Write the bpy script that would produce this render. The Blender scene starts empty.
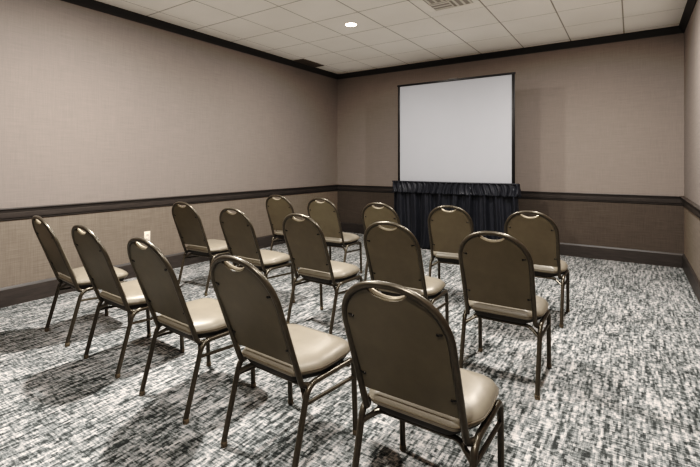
import bpy, bmesh, math, random
from mathutils import Vector, Matrix

S = bpy.context.scene
COL = S.collection
PI = math.pi
rnd = random.Random(7)

# ------------------------------------------------------------------ room measures (metres)
XL, XR = -4.571, 0.522          # left / right wall planes
YB, YF = 6.444, -2.6            # back wall, rear end of the built floor
ZC = 2.90                       # ceiling

# ------------------------------------------------------------------ material helpers
def srgb(r, g, b):
    def f(c):
        c /= 255.0
        return c / 12.92 if c <= 0.04045 else ((c + 0.055) / 1.055) ** 2.4
    return (f(r), f(g), f(b), 1.0)

class NT:
    def __init__(self, name):
        self.m = bpy.data.materials.new(name)
        self.m.use_nodes = True
        self.t = self.m.node_tree
        self.b = self.t.nodes['Principled BSDF']
    def n(self, typ, **kw):
        nd = self.t.nodes.new(typ)
        for k, v in kw.items():
            if k in nd.bl_rna.properties:
                setattr(nd, k, v)
            else:
                nd.inputs[k].default_value = v
        return nd
    def l(self, a, b):
        self.t.links.new(a, b)
    def coord(self, scale=(1, 1, 1), rot=(0, 0, 0), obj=True):
        tc = self.n('ShaderNodeTexCoord')
        mp = self.n('ShaderNodeMapping')
        mp.inputs['Scale'].default_value = scale
        mp.inputs['Rotation'].default_value = rot
        self.l(tc.outputs['Object' if obj else 'Generated'], mp.inputs['Vector'])
        return mp.outputs['Vector']
    def noise(self, vec, scale=1.0, detail=2.0, rough=0.5, dist=0.0):
        nd = self.n('ShaderNodeTexNoise')
        nd.inputs['Scale'].default_value = scale
        nd.inputs['Detail'].default_value = detail
        nd.inputs['Roughness'].default_value = rough
        nd.inputs['Distortion'].default_value = dist
        self.l(vec, nd.inputs['Vector'])
        return nd.outputs['Fac']
    def ramp(self, fac, stops, interp='LINEAR'):
        r = self.n('ShaderNodeValToRGB')
        r.color_ramp.interpolation = interp
        e = r.color_ramp.elements
        while len(e) < len(stops):
            e.new(0.5)
        for el, (p, c) in zip(e, stops):
            el.position = p
            el.color = c
        self.l(fac, r.inputs['Fac'])
        return r.outputs['Color']
    def math(self, op, a, b):
        m = self.n('ShaderNodeMath', operation=op)
        for i, x in enumerate((a, b)):
            if isinstance(x, (int, float)):
                m.inputs[i].default_value = x
            else:
                self.l(x, m.inputs[i])
        return m.outputs[0]
    def mix(self, fac, a, b, blend='MIX'):
        m = self.n('ShaderNodeMix', data_type='RGBA', blend_type=blend)
        for sock, x in ((m.inputs[0], fac), (m.inputs[6], a), (m.inputs[7], b)):
            if isinstance(x, (int, float, tuple)):
                sock.default_value = x
            else:
                self.l(x, sock)
        return m.outputs[2]
    def bump(self, h, strength=0.2, dist=0.01):
        b = self.n('ShaderNodeBump')
        b.inputs['Strength'].default_value = strength
        b.inputs['Distance'].default_value = dist
        self.l(h, b.inputs['Height'])
        self.l(b.outputs['Normal'], self.b.inputs['Normal'])
    def set(self, color=None, rough=None, metal=None, spec=None, **kw):
        if color is not None:
            if isinstance(color, tuple):
                self.b.inputs['Base Color'].default_value = color
            else:
                self.l(color, self.b.inputs['Base Color'])
        if rough is not None:
            self.b.inputs['Roughness'].default_value = rough
        if metal is not None:
            self.b.inputs['Metallic'].default_value = metal
        if spec is not None:
            self.b.inputs['Specular IOR Level'].default_value = spec
        for k, v in kw.items():
            self.b.inputs[k].default_value = v
        return self

# --- wall covering: woven taupe paper
def wall_mat(name, base, dado):
    M = NT(name)
    hz = M.noise(M.coord((5, 5, 210)), 1.0, 3, 0.6)
    vt = M.noise(M.coord((180, 180, 5)), 1.0, 3, 0.6)
    bl = M.noise(M.coord((1.3, 1.3, 0.9)), 1.0, 2, 0.5)
    w = M.math('ADD', M.math('MULTIPLY', hz, 0.55), M.math('MULTIPLY', vt, 0.45))
    w = M.math('ADD', w, M.math('MULTIPLY', M.math('SUBTRACT', bl, 0.5), 0.08))
    def sh(c, k): return tuple(min(1, x * k) for x in c[:3]) + (1,)
    up = M.ramp(w, [(0.34, sh(base, .89)), (0.66, sh(base, 1.10))])
    lo = M.ramp(w, [(0.36, sh(dado, .80)), (0.64, sh(dado, 1.2))])
    tc = M.n('ShaderNodeTexCoord'); sp = M.n('ShaderNodeSeparateXYZ')
    M.l(tc.outputs['Object'], sp.inputs[0])
    below = M.math('LESS_THAN', sp.outputs[2], 0.8)      # dado paper below the chair rail, back wall's tone includes shade
    M.set(M.mix(below, up, lo), 0.75, 0, 0.25)
    M.bump(w, 0.2, 0.002)
    return M.m

M_WALL = wall_mat('woven_taupe_wallcovering', srgb(136, 127, 121), srgb(122, 112, 102))
M_WALLB = wall_mat('woven_taupe_back_wall_shaded_dado', srgb(138, 128, 121), srgb(84, 77, 71))  # dado darkened to hold the shade below the back rail

# --- carpet
def carpet_mat():
    M = NT('heathered_grey_carpet')
    a = M.noise(M.coord((44, 4.6, 1)), 1.0, 2.5, 0.6)           # streaks along the room
    b = M.noise(M.coord((16, 95, 1)), 1.0, 2, 0.6)              # cross weave
    c = M.noise(M.coord((3, 1.1, 1)), 1.0, 2, 0.55)             # broad bands
    e = M.noise(M.coord((170, 140, 1)), 1.0, 1, 0.5)            # yarn grain
    sp = M.n('ShaderNodeSeparateXYZ')                           # single tufts: staggered cells with a tone each
    M.l(M.coord((1, 1, 1)), sp.inputs[0])
    fx = M.math('FLOOR', M.math('MULTIPLY', sp.outputs[0], 92), 0)
    w1 = M.n('ShaderNodeTexWhiteNoise', noise_dimensions='1D')
    M.l(fx, w1.inputs['W'])
    fy = M.math('FLOOR', M.math('ADD', M.math('MULTIPLY', sp.outputs[1], 38), w1.outputs['Value']), 0)
    cb = M.n('ShaderNodeCombineXYZ')
    M.l(fx, cb.inputs[0]); M.l(fy, cb.inputs[1])
    w2 = M.n('ShaderNodeTexWhiteNoise', noise_dimensions='2D')
    M.l(cb.outputs[0], w2.inputs['Vector'])
    def cen(x, k): return M.math('MULTIPLY', M.math('SUBTRACT', x, 0.5), k)
    w = M.math('ADD', cen(a, 0.70), cen(b, 0.58))
    w = M.math('ADD', w, cen(w2.outputs['Value'], 0.22))
    w = M.math('ADD', w, cen(c, 0.25))
    w = M.math('ADD', w, cen(e, 0.22))
    w = M.math('ADD', w, 0.5)
    colr = M.ramp(w, [(0.34, srgb(57, 59, 59)), (0.42, srgb(87, 90, 89)), (0.49, srgb(120, 122, 121)),
                      (0.57, srgb(150, 150, 149)), (0.67, srgb(190, 185, 182))])
    M.set(colr, 0.95, 0, 0.1)
    M.bump(M.math('ADD', e, M.math('MULTIPLY', w, 0.8)), 0.5, 0.006)
    return M.m
M_CARPET = carpet_mat()

def ceil_mat():
    M = NT('acoustic_ceiling_board')
    n = M.noise(M.coord((1, 1, 1)), 140, 2, 0.6)
    g = M.noise(M.coord((1, 1, 1)), 1.7, 2, 0.5)
    w = M.math('ADD', M.math('MULTIPLY', n, 0.5), M.math('MULTIPLY', g, 0.5))
    M.set(M.ramp(w, [(0.3, srgb(226, 220, 211)), (0.7, srgb(237, 232, 224))]), 0.9, 0, 0.15)
    M.bump(n, 0.25, 0.003)
    return M.m
M_CEIL = ceil_mat()

def wood_mat(name, c0, c1, rough=0.45):
    M = NT(name)
    g = M.noise(M.coord((6, 6, 60)), 1.0, 4, 0.6, 0.4)
    M.set(M.ramp(g, [(0.3, c0), (0.7, c1)]), rough, 0, 0.4)
    M.bump(g, 0.08, 0.002)
    return M.m
M_TRIM = wood_mat('dark_stained_trim', srgb(60, 56, 54), srgb(72, 67, 64))
M_CROWN = wood_mat('black_brown_crown', srgb(48, 44, 41), srgb(56, 52, 48), 0.5)

def simple(name, color, rough, metal=0.0, spec=0.5, var=0.06, scale=40, bump=0.03):
    M = NT(name)
    n = M.noise(M.coord((1, 1, 1)), scale, 3, 0.6)
    lo = tuple(c * (1 - var) for c in color[:3]) + (1,)
    hi = tuple(min(1, c * (1 + var)) for c in color[:3]) + (1,)
    M.set(M.ramp(n, [(0.3, lo), (0.7, hi)]), rough, metal, spec)
    if bump:
        M.bump(n, bump, 0.001)
    return M.m

M_FRAME = simple('bronze_powder_coated_tube', srgb(92, 86, 77), 0.32, 0.65, 0.5, 0.12, 60)
M_PANEL = simple('brown_olive_back_shell', srgb(98, 90, 75), 0.40, 0.0, 0.45, 0.10, 9, 0.05)
M_SEAT = simple('taupe_vinyl_upholstery', srgb(128, 120, 107), 0.40, 0.0, 0.5, 0.05, 14, 0.05)
M_PIPE = simple('taupe_vinyl_piping', srgb(104, 95, 82), 0.45, 0.0, 0.4)
M_LIP = simple('lit_grip_edge', srgb(190, 178, 158), 0.33, 0.35, 0.5)  # pale tone carries overhead light on the vinyl pad's edge
M_UNDER = simple('shade_toned_seat_pan', srgb(52, 46, 39), 0.6)  # dark tone stands for shade on the vinyl below the seam
M_GLIDE = simple('tan_plastic_glide', srgb(104, 93, 78), 0.5)
M_SCREW = simple('dark_screw', srgb(34, 29, 24), 0.4, 0.5)
M_WHITE = simple('ivory_plastic', srgb(232, 222, 208), 0.4)
M_SLOT = simple('dark_slot', srgb(50, 45, 40), 0.6)
M_SCREEN = simple('matte_white_screen_fabric', srgb(165, 166, 170), 0.95, 0, 0.1, 0.01, 3, 0)
M_BLACKM = simple('black_screen_frame', srgb(26, 25, 25), 0.4, 0.2)
M_VENTD = simple('dark_duct_grille', srgb(104, 94, 83), 0.55)
M_VENTW = simple('white_diffuser_metal', srgb(205, 198, 187), 0.5)
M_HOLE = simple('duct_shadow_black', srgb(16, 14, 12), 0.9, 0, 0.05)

def cloth_mat():
    M = NT('black_satin_drape')
    n = M.noise(M.coord((60, 60, 14)), 1.0, 3, 0.6)
    M.set(M.ramp(n, [(0.3, srgb(26, 28, 34)), (0.7, srgb(38, 40, 47))]), 0.46, 0, 0.4)
    M.b.inputs['Sheen Weight'].default_value = 0.06
    M.bump(n, 0.1, 0.003)
    return M.m
M_DRAPE = cloth_mat()

def lamp_mat():
    M = NT('glowing_lamp_lens')
    M.set(srgb(255, 246, 232), 0.4)
    M.b.inputs['Emission Color'].default_value = srgb(255, 246, 232)
    M.b.inputs['Emission Strength'].default_value = 9
    return M.m
M_LAMP = lamp_mat()

# ------------------------------------------------------------------ object helpers
def link(name, me, mat, parent=None, loc=(0, 0, 0)):
    o = bpy.data.objects.new(name, me)
    COL.objects.link(o)
    if mat is not None:
        for m in (mat if isinstance(mat, (list, tuple)) else [mat]):
            me.materials.append(m)
    o.parent = parent
    o.location = loc
    return o

def finish(bm, name, smooth=True, angle=40):
    bmesh.ops.recalc_face_normals(bm, faces=bm.faces[:])
    me = bpy.data.meshes.new(name)
    if smooth:
        for f in bm.faces:
            f.smooth = True
        for e in bm.edges:
            if len(e.link_faces) == 2 and e.calc_face_angle(0) > math.radians(angle):
                e.smooth = False
    bm.to_mesh(me)
    bm.free()
    return me

def obj(name, bm, mat, parent=None, smooth=True, angle=40):
    return link(name, finish(bm, name, smooth, angle), mat, parent)

def box(bm, c, s, bevel=0.0, seg=2, mat=0):
    r = bmesh.ops.create_cube(bm, size=1.0)
    vs = r['verts']
    for v in vs:
        v.co = Vector((c[0] + v.co.x * s[0], c[1] + v.co.y * s[1], c[2] + v.co.z * s[2]))
    fs = {f for v in vs for f in v.link_faces}
    for f in fs:
        f.material_index = mat
    if bevel:
        es = list({e for v in vs for e in v.link_edges})
        bmesh.ops.bevel(bm, geom=es, offset=bevel, segments=seg, profile=0.5, affect='EDGES', material=-1)

def fillet(pts, rads, n=6):
    out = []
    P = [Vector(p) for p in pts]
    for i, p in enumerate(P):
        r = rads[i] if isinstance(rads, (list, tuple)) else rads
        if i == 0 or i == len(P) - 1 or r <= 0:
            out.append(p)
            continue
        a = (P[i - 1] - p).normalized(); b = (P[i + 1] - p).normalized()
        ang = a.angle(b)
        if ang > PI - 0.02:
            out.append(p); continue
        t = r / math.tan(ang / 2)
        c = p + (a + b).normalized() * (r / math.sin(ang / 2))
        p0 = p + a * t; p1 = p + b * t
        v0 = p0 - c; v1 = p1 - c
        tot = v0.angle(v1)
        ax = v0.cross(v1).normalized()
        for k in range(n + 1):
            out.append(c + Matrix.Rotation(tot * k / n, 3, ax) @ v0)
    return out

def tube(bm, pts, r, sides=10, caps=True, closed=False, flat=1.0):
    P = [Vector(p) for p in pts]
    n = len(P)
    T = []
    for i in range(n):
        if closed:
            t = P[(i + 1) % n] - P[i - 1]
        else:
            t = P[min(i + 1, n - 1)] - P[max(i - 1, 0)]
        T.append(t.normalized())
    up = Vector((1, 0, 0)) if abs(T[0].x) < 0.8 else Vector((0, 1, 0))
    N = (up - T[0] * up.dot(T[0])).normalized()
    rings = []
    for i in range(n):
        if i:
            N = (N - T[i] * N.dot(T[i])).normalized()
        B = T[i].cross(N)
        rr = r[i] if isinstance(r, (list, tuple)) else r
        ring = []
        for k in range(sides):
            a = 2 * PI * k / sides
            ring.append(bm.verts.new(P[i] + N * (math.cos(a) * rr) + B * (math.sin(a) * rr * flat)))
        rings.append(ring)
    m = n if closed else n - 1
    for i in range(m):
        A, B2 = rings[i], rings[(i + 1) % n]
        for k in range(sides):
            bm.faces.new((A[k], A[(k + 1) % sides], B2[(k + 1) % sides], B2[k]))
    if caps and not closed:
        bm.faces.new(rings[0][::-1])
        bm.faces.new(rings[-1])
    return rings

def lathe(bm, prof, c=(0, 0, 0), n=24, mat=0):
    rings = []
    for r, z in prof:
        if r < 1e-6:
            rings.append([bm.verts.new((c[0], c[1], c[2] + z))])
        else:
            rings.append([bm.verts.new((c[0] + r * math.cos(2 * PI * k / n), c[1] + r * math.sin(2 * PI * k / n), c[2] + z)) for k in range(n)])
    for A, B in zip(rings, rings[1:]):
        for k in range(n):
            a0, a1 = A[k % len(A)], A[(k + 1) % len(A)]
            b0, b1 = B[k % len(B)], B[(k + 1) % len(B)]
            vs = []
            for v in (a0, a1, b1, b0):
                if v not in vs:
                    vs.append(v)
            if len(vs) >= 3:
                f = bm.faces.new(vs); f.material_index = mat

def extrude_profile(bm, prof, place, length_pts):
    """prof: list of (d, z) closed; place(d, z, t) -> co for each station t in length_pts."""
    rings = [[bm.verts.new(place(d, z, t)) for d, z in prof] for t in length_pts]
    n = len(prof)
    for A, B in zip(rings, rings[1:]):
        for k in range(n):
            bm.faces.new((A[k], A[(k + 1) % n], B[(k + 1) % n], B[k]))
    bm.faces.new(rings[0][::-1]); bm.faces.new(rings[-1])

def tag(o, label, cat, group=None, kind=None):
    o['label'] = label
    o['category'] = cat
    if group: o['group'] = group
    if kind: o['kind'] = kind
    return o

def struct(o, label, cat):
    return tag(o, label, cat, None, 'structure')

def empty(name, loc=(0, 0, 0), rz=0.0):
    o = bpy.data.objects.new(name, None)
    COL.objects.link(o)
    o.empty_display_size = 0.1
    o.location = loc
    o.rotation_euler = (0, 0, rz)
    return o

# ------------------------------------------------------------------ room shell
def slab(name, x0, x1, y0, y1, z0, z1, mat):
    bm = bmesh.new()
    box(bm, ((x0 + x1) / 2, (y0 + y1) / 2, (z0 + z1) / 2), (x1 - x0, y1 - y0, z1 - z0))
    return obj(name, bm, mat, smooth=False)

struct(slab('floor', XL - .15, XR + .15, YF, YB + .15, -.12, 0, M_CARPET),
       'heathered black white and grey woven carpet floor', 'floor')
struct(slab('wall_left', XL - .15, XL, YF, YB + .15, 0, ZC + .1, M_WALL),
       'long left wall in woven taupe wallcovering', 'wall')
struct(slab('wall_back', XL, XR, YB, YB + .15, 0, ZC + .1, M_WALLB),
       'back wall behind the projection screen in taupe wallcovering', 'wall')
struct(slab('wall_right', XR, XR + .15, YF, YB + .15, 0, ZC + .1, M_WALL),
       'right wall in taupe wallcovering at the picture edge', 'wall')

# ceiling: 2 ft tegular boards in a T-bar grid (one mesh)
GX, GY, PT = -1.885, 4.49, 0.601
bm = bmesh.new()
def quad(bm, a, b, c, d, mi=0):
    f = bm.faces.new([bm.verts.new(p) for p in (a, b, c, d)]); f.material_index = mi
x0 = GX - 5 * PT; y0 = GY - 12 * PT
HG, TR = 0.0062, 0.0025      # half reveal, reveal depth
for i in range(0, 10):
    for j in range(0, 17):
        xa = max(x0 + i * PT, XL - .05); xb = min(x0 + (i + 1) * PT, XR + .05)
        ya = max(y0 + j * PT, YF); yb = min(y0 + (j + 1) * PT, YB + .05)
        if xb - xa < .03 or yb - ya < .03:
            continue
        if i == 5 and j == 11:      # the diffuser takes this cell
            continue
        xa += HG; xb -= HG; ya += HG; yb -= HG
        e = 0.003
        t = [(xa, ya, ZC + TR), (xb, ya, ZC + TR), (xb, yb, ZC + TR), (xa, yb, ZC + TR)]
        b = [(xa + e, ya + e, ZC), (xb - e, ya + e, ZC), (xb - e, yb - e, ZC), (xa + e, yb - e, ZC)]
        tv = [bm.verts.new(p) for p in t]; bv = [bm.verts.new(p) for p in b]
        bm.faces.new(bv[::-1])
        for k in range(4):
            bm.faces.new((tv[k], tv[(k + 1) % 4], bv[(k + 1) % 4], bv[k]))
me = bpy.data.meshes.new('ceiling'); 
box(bm, ((XL + XR) / 2, (YF + YB) / 2, ZC + TR + .05), (XR - XL + .3, YB - YF + .3, .1), mat=1)
for f in bm.faces: f.smooth = False
bm.to_mesh(me); bm.free()
M_TBAR = simple('painted_ceiling_grid', srgb(150, 142, 131), 0.7)
struct(link('ceiling', me, [M_CEIL, M_TBAR]), 'off-white acoustic tile ceiling in a square grid', 'ceiling')

# trims -----------------------------------------------------------
def along_left(d, z, t):  return (XL + d, t, z)
def along_right(d, z, t): return (XR - d, t, z)
def along_back(d, z, t):  return (t, YB - d, z)
RAIL = [(0, .752), (.008, .752), (.012, .758), (.012, .764), (.020, .772), (.024, .785), (.024, .822), (.028, .828),
        (.030, .838), (.034, .846), (.040, .849), (.042, .855), (.040, .861), (0, .861)]
BASE = [(0, 0), (.018, 0), (.018, .150), (.014, .158), (.010, .166), (.006, .171), (0, .171)]
CROWN = [(0, ZC + .004), (.054, ZC + .004), (.054, ZC - .012), (.050, ZC - .018), (.042, ZC - .030), (.028, ZC - .048),
         (.016, ZC - .062), (.012, ZC - .073), (.009, ZC - .080), (0, ZC - .080)]
def run(name, prof, mat, label, cat):
    i = 0
    for side, pl, a, b in (('left', along_left, YF, YB), ('back', along_back, XL, XR), ('right', along_right, YF, YB)):
        bm = bmesh.new()
        extrude_profile(bm, prof, pl, [a, b])
        nm = ('baseboard_' + side) if name == 'baseboard' else 'trim_%d' % (run.k)
        if name != 'baseboard': run.k += 1
        struct(obj(nm, bm, mat, angle=25), label % side, cat)
run.k = 1
run('baseboard', BASE, M_TRIM, 'dark brown baseboard along the %s wall', 'baseboard')
run('rail', RAIL, M_TRIM, 'dark brown chair rail moulding along the %s wall', 'trim')
run('crown', CROWN, M_CROWN, 'near-black crown moulding along the %s wall', 'trim')

# ------------------------------------------------------------------ chair
WB = 0.1885                      # half width of the back tube centre line
TR_ = 0.0122                     # tube radius
B0 = Vector((0, 0.061, 0.436)); BE = Vector((0, -0.178, 0.45)).normalized()      # back plane origin and up
BN = Vector((0, BE.z, -BE.y))    # normal toward the sitter (+y)
VTOP = 0.488 - TR_               # centre line apex
RA = 0.186                       # arch height in the plane

def bp(u, v, d=0.0):
    return Vector((u, 0, 0)) + B0 + BE * v + BN * d

NE = 2 / 2.22                    # slightly squared arch
def arch_pt(t, inset=0.0):
    c, q = math.cos(t), math.sin(t)
    return (math.copysign(abs(c) ** NE, c) * (WB - inset), VTOP - RA + (RA - inset) * abs(q) ** NE)

def make_chair():
    root = empty('banquet_chair')
    # back tube with hooked lower ends
    bm = bmesh.new()
    pts = []
    low = [(WB, 0.118, 0.362), (WB, 0.085, 0.362)]
    def side(s):
        a = bp(s * (WB - .005), -0.015)
        return [Vector((s * .203, .120, .352)), Vector((s * (WB - .002), .082, .356)), a]
    L = side(-1); R = side(1)
    arc = []
    for k in range(0, 33):
        t = PI - PI * k / 32
        arc.append(bp(*arch_pt(t)))
    pl = fillet([L[0], L[1], arc[0]], [0, .034, 0], 5)[:-1] + arc
    pr = fillet([R[0], R[1], arc[-1]], [0, .034, 0], 5)[:-1]
    tube(bm, pl + pr[::-1], TR_, 10)
    obj('back_frame', bm, M_FRAME, root)

    # outline of the shell with a hand-hole notch
    NW, ND = 0.072, 0.030
    def outline(inset, nd, vb):
        w = WB - inset
        o = [(-w + .004, vb), (w - .004, vb)]
        v0 = VTOP - RA
        side_pts = []
        ra = RA - inset
        t0 = math.acos(min(1, (NW / w) ** (1 / NE)))
        for k in range(0, 15):
            t = t0 * k / 14
            side_pts.append(arch_pt(t, inset))
        vE = side_pts[-1][1]
        notch = []
        for k in range(1, 12):
            u = NW * (1 - 2 * k / 12)
            notch.append((u, vE - nd * (1 - (u / NW) ** 2) ** 0.8))
        o += side_pts + notch + [(-u, v) for u, v in side_pts[::-1]]
        return o, notch, vE
    def plate(outl, d0, d1, bev, mat, name, parent, mid=None):
        bm = bmesh.new()
        lo = [bm.verts.new(bp(u, v, d0)) for u, v in outl]
        hi = [bm.verts.new(bp(u, v, d1)) for u, v in outl]
        n = len(outl)
        for k in range(n):
            bm.faces.new((lo[k], lo[(k + 1) % n], hi[(k + 1) % n], hi[k]))
        f1 = bm.faces.new(lo[::-1]); f2 = bm.faces.new(hi)
        if bev:
            bmesh.ops.bevel(bm, geom=list(f2.edges), offset=bev, segments=3, profile=0.5, affect='EDGES')
        bmesh.ops.triangulate(bm, faces=[f for f in bm.faces if len(f.verts) > 4])
        return obj(name, bm, mat, parent, angle=35)
    o1, _, _ = outline(TR_ - .001, ND, 0.014)
    panel = plate(o1, -.006, .004, 0, M_PANEL, 'back_panel', root)
    o2, notch, vE = outline(TR_ + .003, ND + .004, 0.006)
    plate(o2, .0045, .017, .006, M_SEAT, 'back_cushion', root)
    # bright lip along the hand hole
    bm = bmesh.new()
    o3, notch, vE = outline(TR_, ND + .001, 0.0)
    lip = [bp(NW + .001, vE + .001, .006)] + [bp(u, v, .006) for u, v in notch] + [bp(-NW - .001, vE + .001, .006)]
    tube(bm, lip, [.004] + [.0095] * (len(lip) - 2) + [.004], 8, flat=1.0)
    obj('grip_edge', bm, M_LIP, root)
    for u, v in ((-.150, .335), (.150, .335), (-.160, .085), (.160, .085)):
        bm = bmesh.new()
        tube(bm, [bp(u, v, -.0055), bp(u, v, -.0095)], [.0055, .0042], 8)
        s = 1 if u > 0 else -1
        tube(bm, [bp(u, v, -.0065), bp(u + s * .016, v + .004, -.0065)], .0032, 6)
        obj('screw', bm, M_SCREW, panel)

    # seat pad
    def seat_ring(bm, e, z, drop=0.0, zc=0.0):
        y0_, y1_ = .058 + e, .434 - e
        pts = []
        wr, wf = .160 - e, .222 - e
        rr, rf = max(.045 - e * .5, .01), max(.10 - e * .6, .01)
        cs = [(-wr, y0_), (wr, y0_), (wf, y1_), (-wf, y1_)]
        rad = [rr, rr, rf, rf]
        # widen quickly in front of the uprights
        poly = [(-wr, y0_), (wr, y0_), (wf - .004, y0_ + .100), (wf, y0_ + .185), (wf - .012, y1_), (-wf + .012, y1_), (-wf, y0_ + .185), (-wf + .004, y0_ + .100)]
        rads = [.03, .03, .10, .2, rf, rf, .2, .10]
        P = [Vector((x, y, 0)) for x, y in poly]
        out = []
        n = len(P)
        for i in range(n):
            p = P[i]; a = (P[i - 1] - p); b = (P[(i + 1) % n] - p)
            la, lb = a.length, b.length
            a.normalize(); b.normalize()
            ang = a.angle(b)
            t = min(rads[i] / math.tan(ang / 2), la * .48, lb * .48)
            for k in range(5):
                s = k / 4
                q = (p + a * t) * (1 - s) ** 2 + p * 2 * s * (1 - s) + (p + b * t) * s * s
                out.append(q)
        vs = []
        for q in out:
            f = max(0, (q.y - .33) / .12)
            zz = z - drop * f * f
            vs.append(bm.verts.new((q.x, q.y, zz)))
        return vs
    def loft(bm, rings):
        for A, B in zip(rings, rings[1:]):
            n = len(A)
            for k in range(n):
                bm.faces.new((A[k], A[(k + 1) % n], B[(k + 1) % n], B[k]))
    bm = bmesh.new()
    spec = [(.030, .382, 0), (.014, .385, .001), (.005, .390, .002), (.001, .397, .003), (.0, .405, .005), (.003, .415, .008),
            (.012, .427, .012), (.030, .439, .014), (.062, .448, .011), (.11, .453, .006), (.14, .454, .003)]
    R_ = [seat_ring(bm, e, z, d) for e, z, d in spec]
    loft(bm, R_)
    bm.faces.new(R_[0][::-1]); bm.faces.new(R_[-1])
    bmesh.ops.triangulate(bm, faces=[f for f in bm.faces if len(f.verts) > 4])
    seat = obj('seat', bm, M_SEAT, root, angle=60)
    bm = bmesh.new()
    ring = seat_ring(bm, .001, .406, .005)
    pts = [v.co.copy() for v in ring]
    bmesh.ops.delete(bm, geom=ring, context='VERTS')
    q = []
    for p in pts:
        if not q or (p - q[-1]).length > .003: q.append(p)
    tube(bm, q, .0033, 6, closed=True)
    obj('piping', bm, M_PIPE, seat)
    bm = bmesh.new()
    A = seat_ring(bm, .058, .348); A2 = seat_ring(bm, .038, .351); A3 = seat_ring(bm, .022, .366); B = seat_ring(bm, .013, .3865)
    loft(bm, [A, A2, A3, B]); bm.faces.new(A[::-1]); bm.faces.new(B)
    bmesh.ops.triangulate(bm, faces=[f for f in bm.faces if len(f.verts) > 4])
    obj('seat_shade_pan', bm, M_UNDER, seat)  # pan enlarged to form the shaded band under the seat edge

    # side frames: rear leg, rail, front leg
    XF = .209
    rl = .0124
    for s in (-1, 1):
        full = fillet([(s * XF, 0, .010), (s * XF, .095, .362), (s * XF, .402, .356), (s * XF, .419, .010)],
                      [0, .060, .038, 0], 7)
        i0 = 8; i1 = len(full) - 9
        bm = bmesh.new(); tube(bm, full[:i0 + 1], rl, 10)
        rleg = obj('leg', bm, M_FRAME, root)
        bm = bmesh.new(); tube(bm, full[i0:i1 + 1], rl, 10)
        obj('seat_rail', bm, M_FRAME, root)
        bm = bmesh.new(); tube(bm, full[i1:], rl, 10)
        fleg = obj('leg', bm, M_FRAME, root)
        for lg, y in ((rleg, 0.0), (fleg, .419)):
            bm = bmesh.new()
            yy = y + (.004 if y == 0 else 0)
            lathe(bm, [(0, 0), (.0125, 0), (.0145, .004), (.0140, .022), (.0115, .026)], (s * XF, yy, 0), 12)
            obj('foot_cap', bm, M_GLIDE, lg)
        bm = bmesh.new()
        tube(bm, [(s * XF, .079, .292), (s * XF, .406, .272)], .0085, 8)
        obj('stretcher', bm, M_FRAME, root)
    # cross bars under the seat
    bm = bmesh.new()
    tube(bm, fillet([(-XF, .080, .300), (-.150, .120, .338), (.150, .120, .338), (XF, .080, .300)], [0, .05, .05, 0], 5), .010, 8)
    obj('cross_bar', bm, M_FRAME, root)
    bm = bmesh.new()
    tube(bm, [(-XF, .370, .338), (XF, .370, .338)], .010, 8)
    obj('cross_bar', bm, M_FRAME, root)
    return root

def copy_tree(o, parent=None):
    c = o.copy()
    COL.objects.link(c)
    c.parent = parent
    for ch in list(o.children):
        copy_tree(ch, c)
    return c

CH = [  # x, y, heading in degrees, label
    (-3.430, 1.360, -5.0, 'taupe banquet chair at the left-wall end of the rear row'),
    (-2.714, 1.317, -2.5, 'taupe banquet chair second from the left wall in the rear row'),
    (-1.998, 1.270, -3.3, 'taupe banquet chair in the middle of the rear row'),
    (-1.295, 1.238, -3.0, 'taupe banquet chair just left of the nearest chair in the rear row'),
    (-0.626, 1.250, -0.2, 'nearest and largest taupe banquet chair, at the right end of the rear row'),
    (-3.571, 2.577, 1.8, 'taupe banquet chair at the left-wall end of the middle row'),
    (-2.753, 2.478, -0.9, 'taupe banquet chair second from the left wall in the middle row'),
    (-2.018, 2.464, -1.6, 'taupe banquet chair in the middle of the middle row'),
    (-1.280, 2.447, 2.0, 'taupe banquet chair fourth from the left wall in the middle row'),
    (-0.627, 2.417, 0.7, 'taupe banquet chair at the right end of the middle row'),
    (-3.453, 3.739, 5.0, 'taupe banquet chair at the left-wall end of the front row'),
    (-2.773, 3.687, 3.0, 'taupe banquet chair second from the left wall in the front row'),
    (-1.978, 3.540, 2.0, 'taupe banquet chair in the middle of the front row, left of the black skirt'),
    (-1.340, 3.640, 8.0, 'taupe banquet chair in the front row standing before the black skirt'),
    (-0.657, 3.581, 0.3, 'taupe banquet chair at the right end of the front row'),
]
proto = make_chair()
for i, (x, y, a, lab) in enumerate(CH):
    o = proto if i == 0 else copy_tree(proto)
    o.location = (x, y, 0)
    o.rotation_euler = (0, 0, math.radians(a))
    tag(o, lab, 'chair', 'banquet chairs set out in three rows facing the screen')

# ------------------------------------------------------------------ projection screen
SY = 5.86
SX0, SX1, SZ0, SZ1 = -2.995, -1.300, 0.99, 2.445
scr = empty('projection_screen', ((SX0 + SX1) / 2, SY, 0))
tag(scr, 'white projection screen in a thin black frame above a black skirt', 'screen')
W = (SX1 - SX0) / 2
bm = bmesh.new()
n = 8
box(bm, (0, .004, (SZ0 + SZ1) / 2 - .01), (2 * W - .02, .004, SZ1 - SZ0 + .02))
obj('screen_surface', bm, M_SCREEN, scr, smooth=False)
for s, w in ((-1, .030), (1, .036)):
    bm = bmesh.new()
    box(bm, (s * (W - .004), 0, (SZ0 + SZ1) / 2 - .02), (w, .024, SZ1 - SZ0 + .06), .004)
    obj('frame_side', bm, M_BLACKM, scr)
bm = bmesh.new()
box(bm, (0, 0, SZ1 + .002), (2 * W + .045, .026, .026), .005)
obj('frame_top', bm, M_BLACKM, scr)
bm = bmesh.new()
box(bm, (0, 0, SZ0 - .02), (2 * W + .03, .026, .03), .005)
obj('frame_bottom', bm, M_BLACKM, scr)
bm = bmesh.new()
box(bm, (.02, -.004, SZ1 + .022), (.14, .022, .016), .005)
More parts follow.
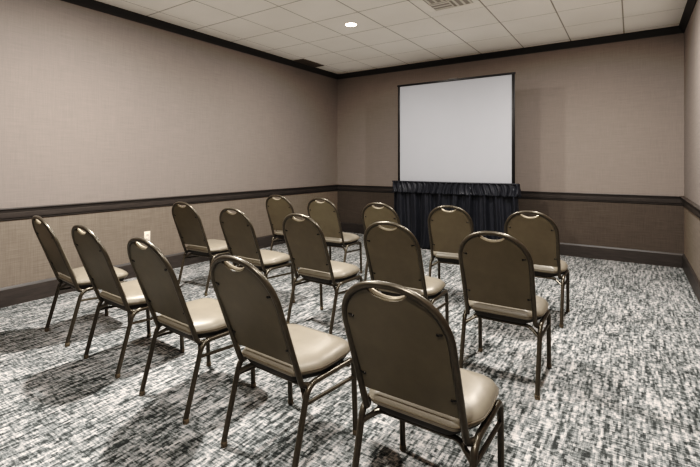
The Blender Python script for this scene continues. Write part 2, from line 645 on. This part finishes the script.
obj('carry_handle', bm, simple('grey_handle', srgb(96, 90, 86), .5), scr)
for s in (-1, 1):
    bm = bmesh.new()
    box(bm, (s * (W - .01), .03, (SZ0) / 2), (.03, .03, SZ0 - .04), .004)
    box(bm, (s * (W - .01), .03, .012), (.05, .46, .024), .006)
    obj('leg', bm, M_BLACKM, scr)

# black skirt: gathered valance over pleated panel
def fold(x, amp, f, ph, rs):
    v = 0
    for k, (a, ff) in enumerate(((1, 1), (.55, 1.73), (.35, 2.9))):
        v += a * math.sin(x * f * ff + ph + k * 1.7 + rs * math.sin(x * 3.1 + k))
    return v * amp
def drape(name, path, z0, z1, ampf, freq, nz, parent, mat, flare=0.0, gather=0.0):
    """path: list of (x, y, nx, ny) stations."""
    bm = bmesh.new()
    grid = []
    for j in range(nz + 1):
        t = j / nz
        z = z1 + (z0 - z1) * t
        row = []
        for (x, y, nx, ny, q) in path:
            a = ampf(t)
            d = fold(q + .02 * math.sin(t * 3 + q * 5), a, freq, .3, .7) + flare * t * t
            zz = z + (gather * math.sin(q * 37) * .5 + gather * .5 * math.sin(q * 61 + 1)) * (1 if t > .9 else .25 if t < .05 else 0.0)
            row.append(bm.verts.new((x + nx * d, y + ny * d, zz)))
        grid.append(row)
    for A, B in zip(grid, grid[1:]):
        for k in range(len(A) - 1):
            bm.faces.new((A[k], A[k + 1], B[k + 1], B[k]))
    o = obj(name, bm, mat, parent, angle=180)
    md = o.modifiers.new('thickness', 'SOLIDIFY'); md.thickness = .003
    return o
def skirt_path(x0, x1, y, dep, step=.006):
    P = []; q = 0
    yy = y + dep
    while yy > y + 1e-6:
        P.append((x0, yy, -1, 0, q)); yy -= step; q += step
    x = x0
    while x < x1:
        P.append((x, y, 0, -1, q)); x += step; q += step
    yy = y
    while yy < y + dep:
        P.append((x1, yy, 1, 0, q)); yy += step; q += step
    return P
sk = empty('screen_skirt', ((SX0 + SX1) / 2, SY - .03, 0))
tag(sk, 'black pleated satin skirt with a gathered valance hanging below the screen', 'skirt')
HX = .912
drape('pleated_panel', skirt_path(-HX + .012, HX - .012, -.022, .10), .012, .93,
      lambda t: .020 + .016 * t, 31.0, 26, sk, M_DRAPE, flare=.035)
drape('valance', skirt_path(-HX, HX, -.050, .14), .815, .980,
      lambda t: .007 + .006 * t, 78.0, 12, sk, M_DRAPE, flare=.012, gather=.006)
bm = bmesh.new()
tube(bm, [(-HX - .002, .01, .982), (-HX - .002, -.052, .982), (HX + .002, -.052, .982), (HX + .002, .01, .982)], .011, 8)
obj('header_band', bm, M_DRAPE, sk)

# ------------------------------------------------------------------ fixtures
# wall outlet
ol = empty('wall_outlet', (XL, 2.722, .428))
tag(ol, 'ivory electrical outlet low on the left wall below the chair rail', 'outlet')
bm = bmesh.new(); box(bm, (.003, 0, 0), (.006, .072, .116), .0025)
cp = obj('cover_plate', bm, M_WHITE, ol)
for s in (-1, 1):
    bm = bmesh.new(); box(bm, (.0075, 0, s * .021), (.004, .034, .028), .0015)
    rc = obj('receptacle', bm, M_WHITE, cp)
    bm = bmesh.new()
    for yy in (-.007, .007):
        box(bm, (.0098, yy, s * .021 + .003), (.001, .0025, .010))
    obj('slot', bm, M_SLOT, rc, smooth=False)

# recessed downlight
dl = empty('recessed_downlight', (-2.773, 4.187, ZC))
tag(dl, 'lit round recessed downlight in the tile ceiling', 'ceiling light')
bm = bmesh.new(); lathe(bm, [(.066, .001), (.068, -.004), (.080, -.004), (.084, -.001), (.084, .001)], n=32)
obj('trim_ring', bm, M_WHITE, dl)
bm = bmesh.new(); lathe(bm, [(0, -.0035), (.04, -.003), (.067, -.0015), (.067, .0005)], n=32)
obj('lens', bm, M_LAMP, dl)

# square supply diffuser, louvres in four quadrants
cx, cy = GX + PT / 2, GY - PT / 2
df = empty('ceiling_diffuser', (cx, cy, ZC))
OX, OY = .03, -.075
tag(df, 'off-white square ceiling diffuser with four quadrants of dark slots', 'vent')
bm = bmesh.new()
h = PT / 2 - .007; k = .205
for a, b, c, d in ((-h, h, k + OY, h), (-h, h, -h, -k + OY), (-h, -k + OX, -k + OY, k + OY), (k + OX, h, -k + OY, k + OY)):
    box(bm, ((a + b) / 2, (c + d) / 2, .002), (b - a, d - c, .008), .0015)
obj('face_plate', bm, M_CEIL, df)
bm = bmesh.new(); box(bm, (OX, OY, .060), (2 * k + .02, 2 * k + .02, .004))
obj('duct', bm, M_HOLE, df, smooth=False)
for qx in (-1, 1):
    for qy in (-1, 1):
        bm = bmesh.new()
        horiz = (qx * qy < 0)
        for j in range(3):
            p = .012 + (j + .5) * (k / 3) 
            p0 = (qx * k / 2, qy * p) if horiz else (qx * p, qy * k / 2)
            s = (k, .026, .016) if horiz else (.026, k, .016)
            box(bm, (p0[0] + OX, p0[1] + OY, .009), s, .002)
        obj('louvre_bank', bm, M_VENTW, df)
bm = bmesh.new()
box(bm, (OX, OY, .006), (2 * k, .012, .018)); box(bm, (OX, OY, .006), (.012, 2 * k, .018))
obj('centre_bar', bm, M_VENTW, df, smooth=False)

# dark return grille by the left crown
gv = empty('return_grille', (-4.405, 5.405, ZC))
tag(gv, 'dark rectangular air grille in the ceiling beside the left crown moulding', 'vent')
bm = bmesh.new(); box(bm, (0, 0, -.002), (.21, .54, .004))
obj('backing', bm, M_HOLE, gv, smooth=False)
bm = bmesh.new()
for a, b, c, d in ((-.105, .105, .255, .27), (-.105, .105, -.27, -.255), (-.105, -.09, -.255, .255), (.09, .105, -.255, .255)):
    box(bm, ((a + b) / 2, (c + d) / 2, -.005), (b - a, d - c, .008), .002)
obj('frame', bm, M_VENTD, gv)
bm = bmesh.new()
for j in range(8):
    box(bm, (-.08 + j * .0228, 0, -.006), (.012, .51, .004))
obj('slats', bm, M_VENTD, gv, smooth=False)

# ------------------------------------------------------------------ lights
def downlight(loc, power, rad=.05, col=(1, .965, .92)):
    l = bpy.data.lights.new('downlight_lamp', 'AREA')
    l.shape = 'DISK'; l.size = 2 * rad
    l.energy = power; l.color = col
    o = bpy.data.objects.new('downlight_lamp', l); COL.objects.link(o)
    o.location = loc
    return o
for x, y, p in ((-2.773, 4.187, 46), (-2.773, 1.78, 130), (-.36, 4.187, 90), (-.36, 1.78, 28), (-2.773, -.2, 26), (-.36, -.2, 66)):
    downlight((x, y, ZC - .012), p)
al = bpy.data.lights.new('added_ceiling_fill', 'AREA')   # added unseen fill, no real fixture, lifts the white ceiling
al.shape = 'RECTANGLE'; al.size = XR - XL - .3; al.size_y = YB - YF - .4; al.energy = 20; al.color = (1, .97, .93)
ao = bpy.data.objects.new('added_ceiling_fill', al); COL.objects.link(ao)
ao.location = ((XL + XR) / 2, (YB + YF) / 2, ZC - .16); ao.rotation_euler = (PI, 0, 0)

w = bpy.data.worlds.new('world'); S.world = w
w.use_nodes = True
w.node_tree.nodes['Background'].inputs['Color'].default_value = (1, .95, .9, 1)
w.node_tree.nodes['Background'].inputs['Strength'].default_value = .04

# ------------------------------------------------------------------ camera
cam = bpy.data.cameras.new('camera')
cam.sensor_fit = 'HORIZONTAL'; cam.sensor_width = 36
cam.lens = 423.74 / 700 * 36
cam.shift_x = -(350.62 - 350) / 700
cam.shift_y = -(233.5 - 163.73) / 700
cam.clip_start = .02
co = bpy.data.objects.new('camera', cam); COL.objects.link(co)
co.location = (0, 0, 1.25)
co.rotation_euler = (PI / 2, 0, math.radians(33.566))
S.camera = co
S.view_settings.view_transform = 'Standard'
S.view_settings.look = 'None'
S.view_settings.exposure = 0
S.view_settings.gamma = 1

S.view_settings.use_curve_mapping = True
cv = S.view_settings.curve_mapping.curves[3]
cv.points.new(0.04, 0.017)
cv.points.new(0.12, 0.105)
cv.points.new(0.30, 0.32)
S.view_settings.curve_mapping.update()
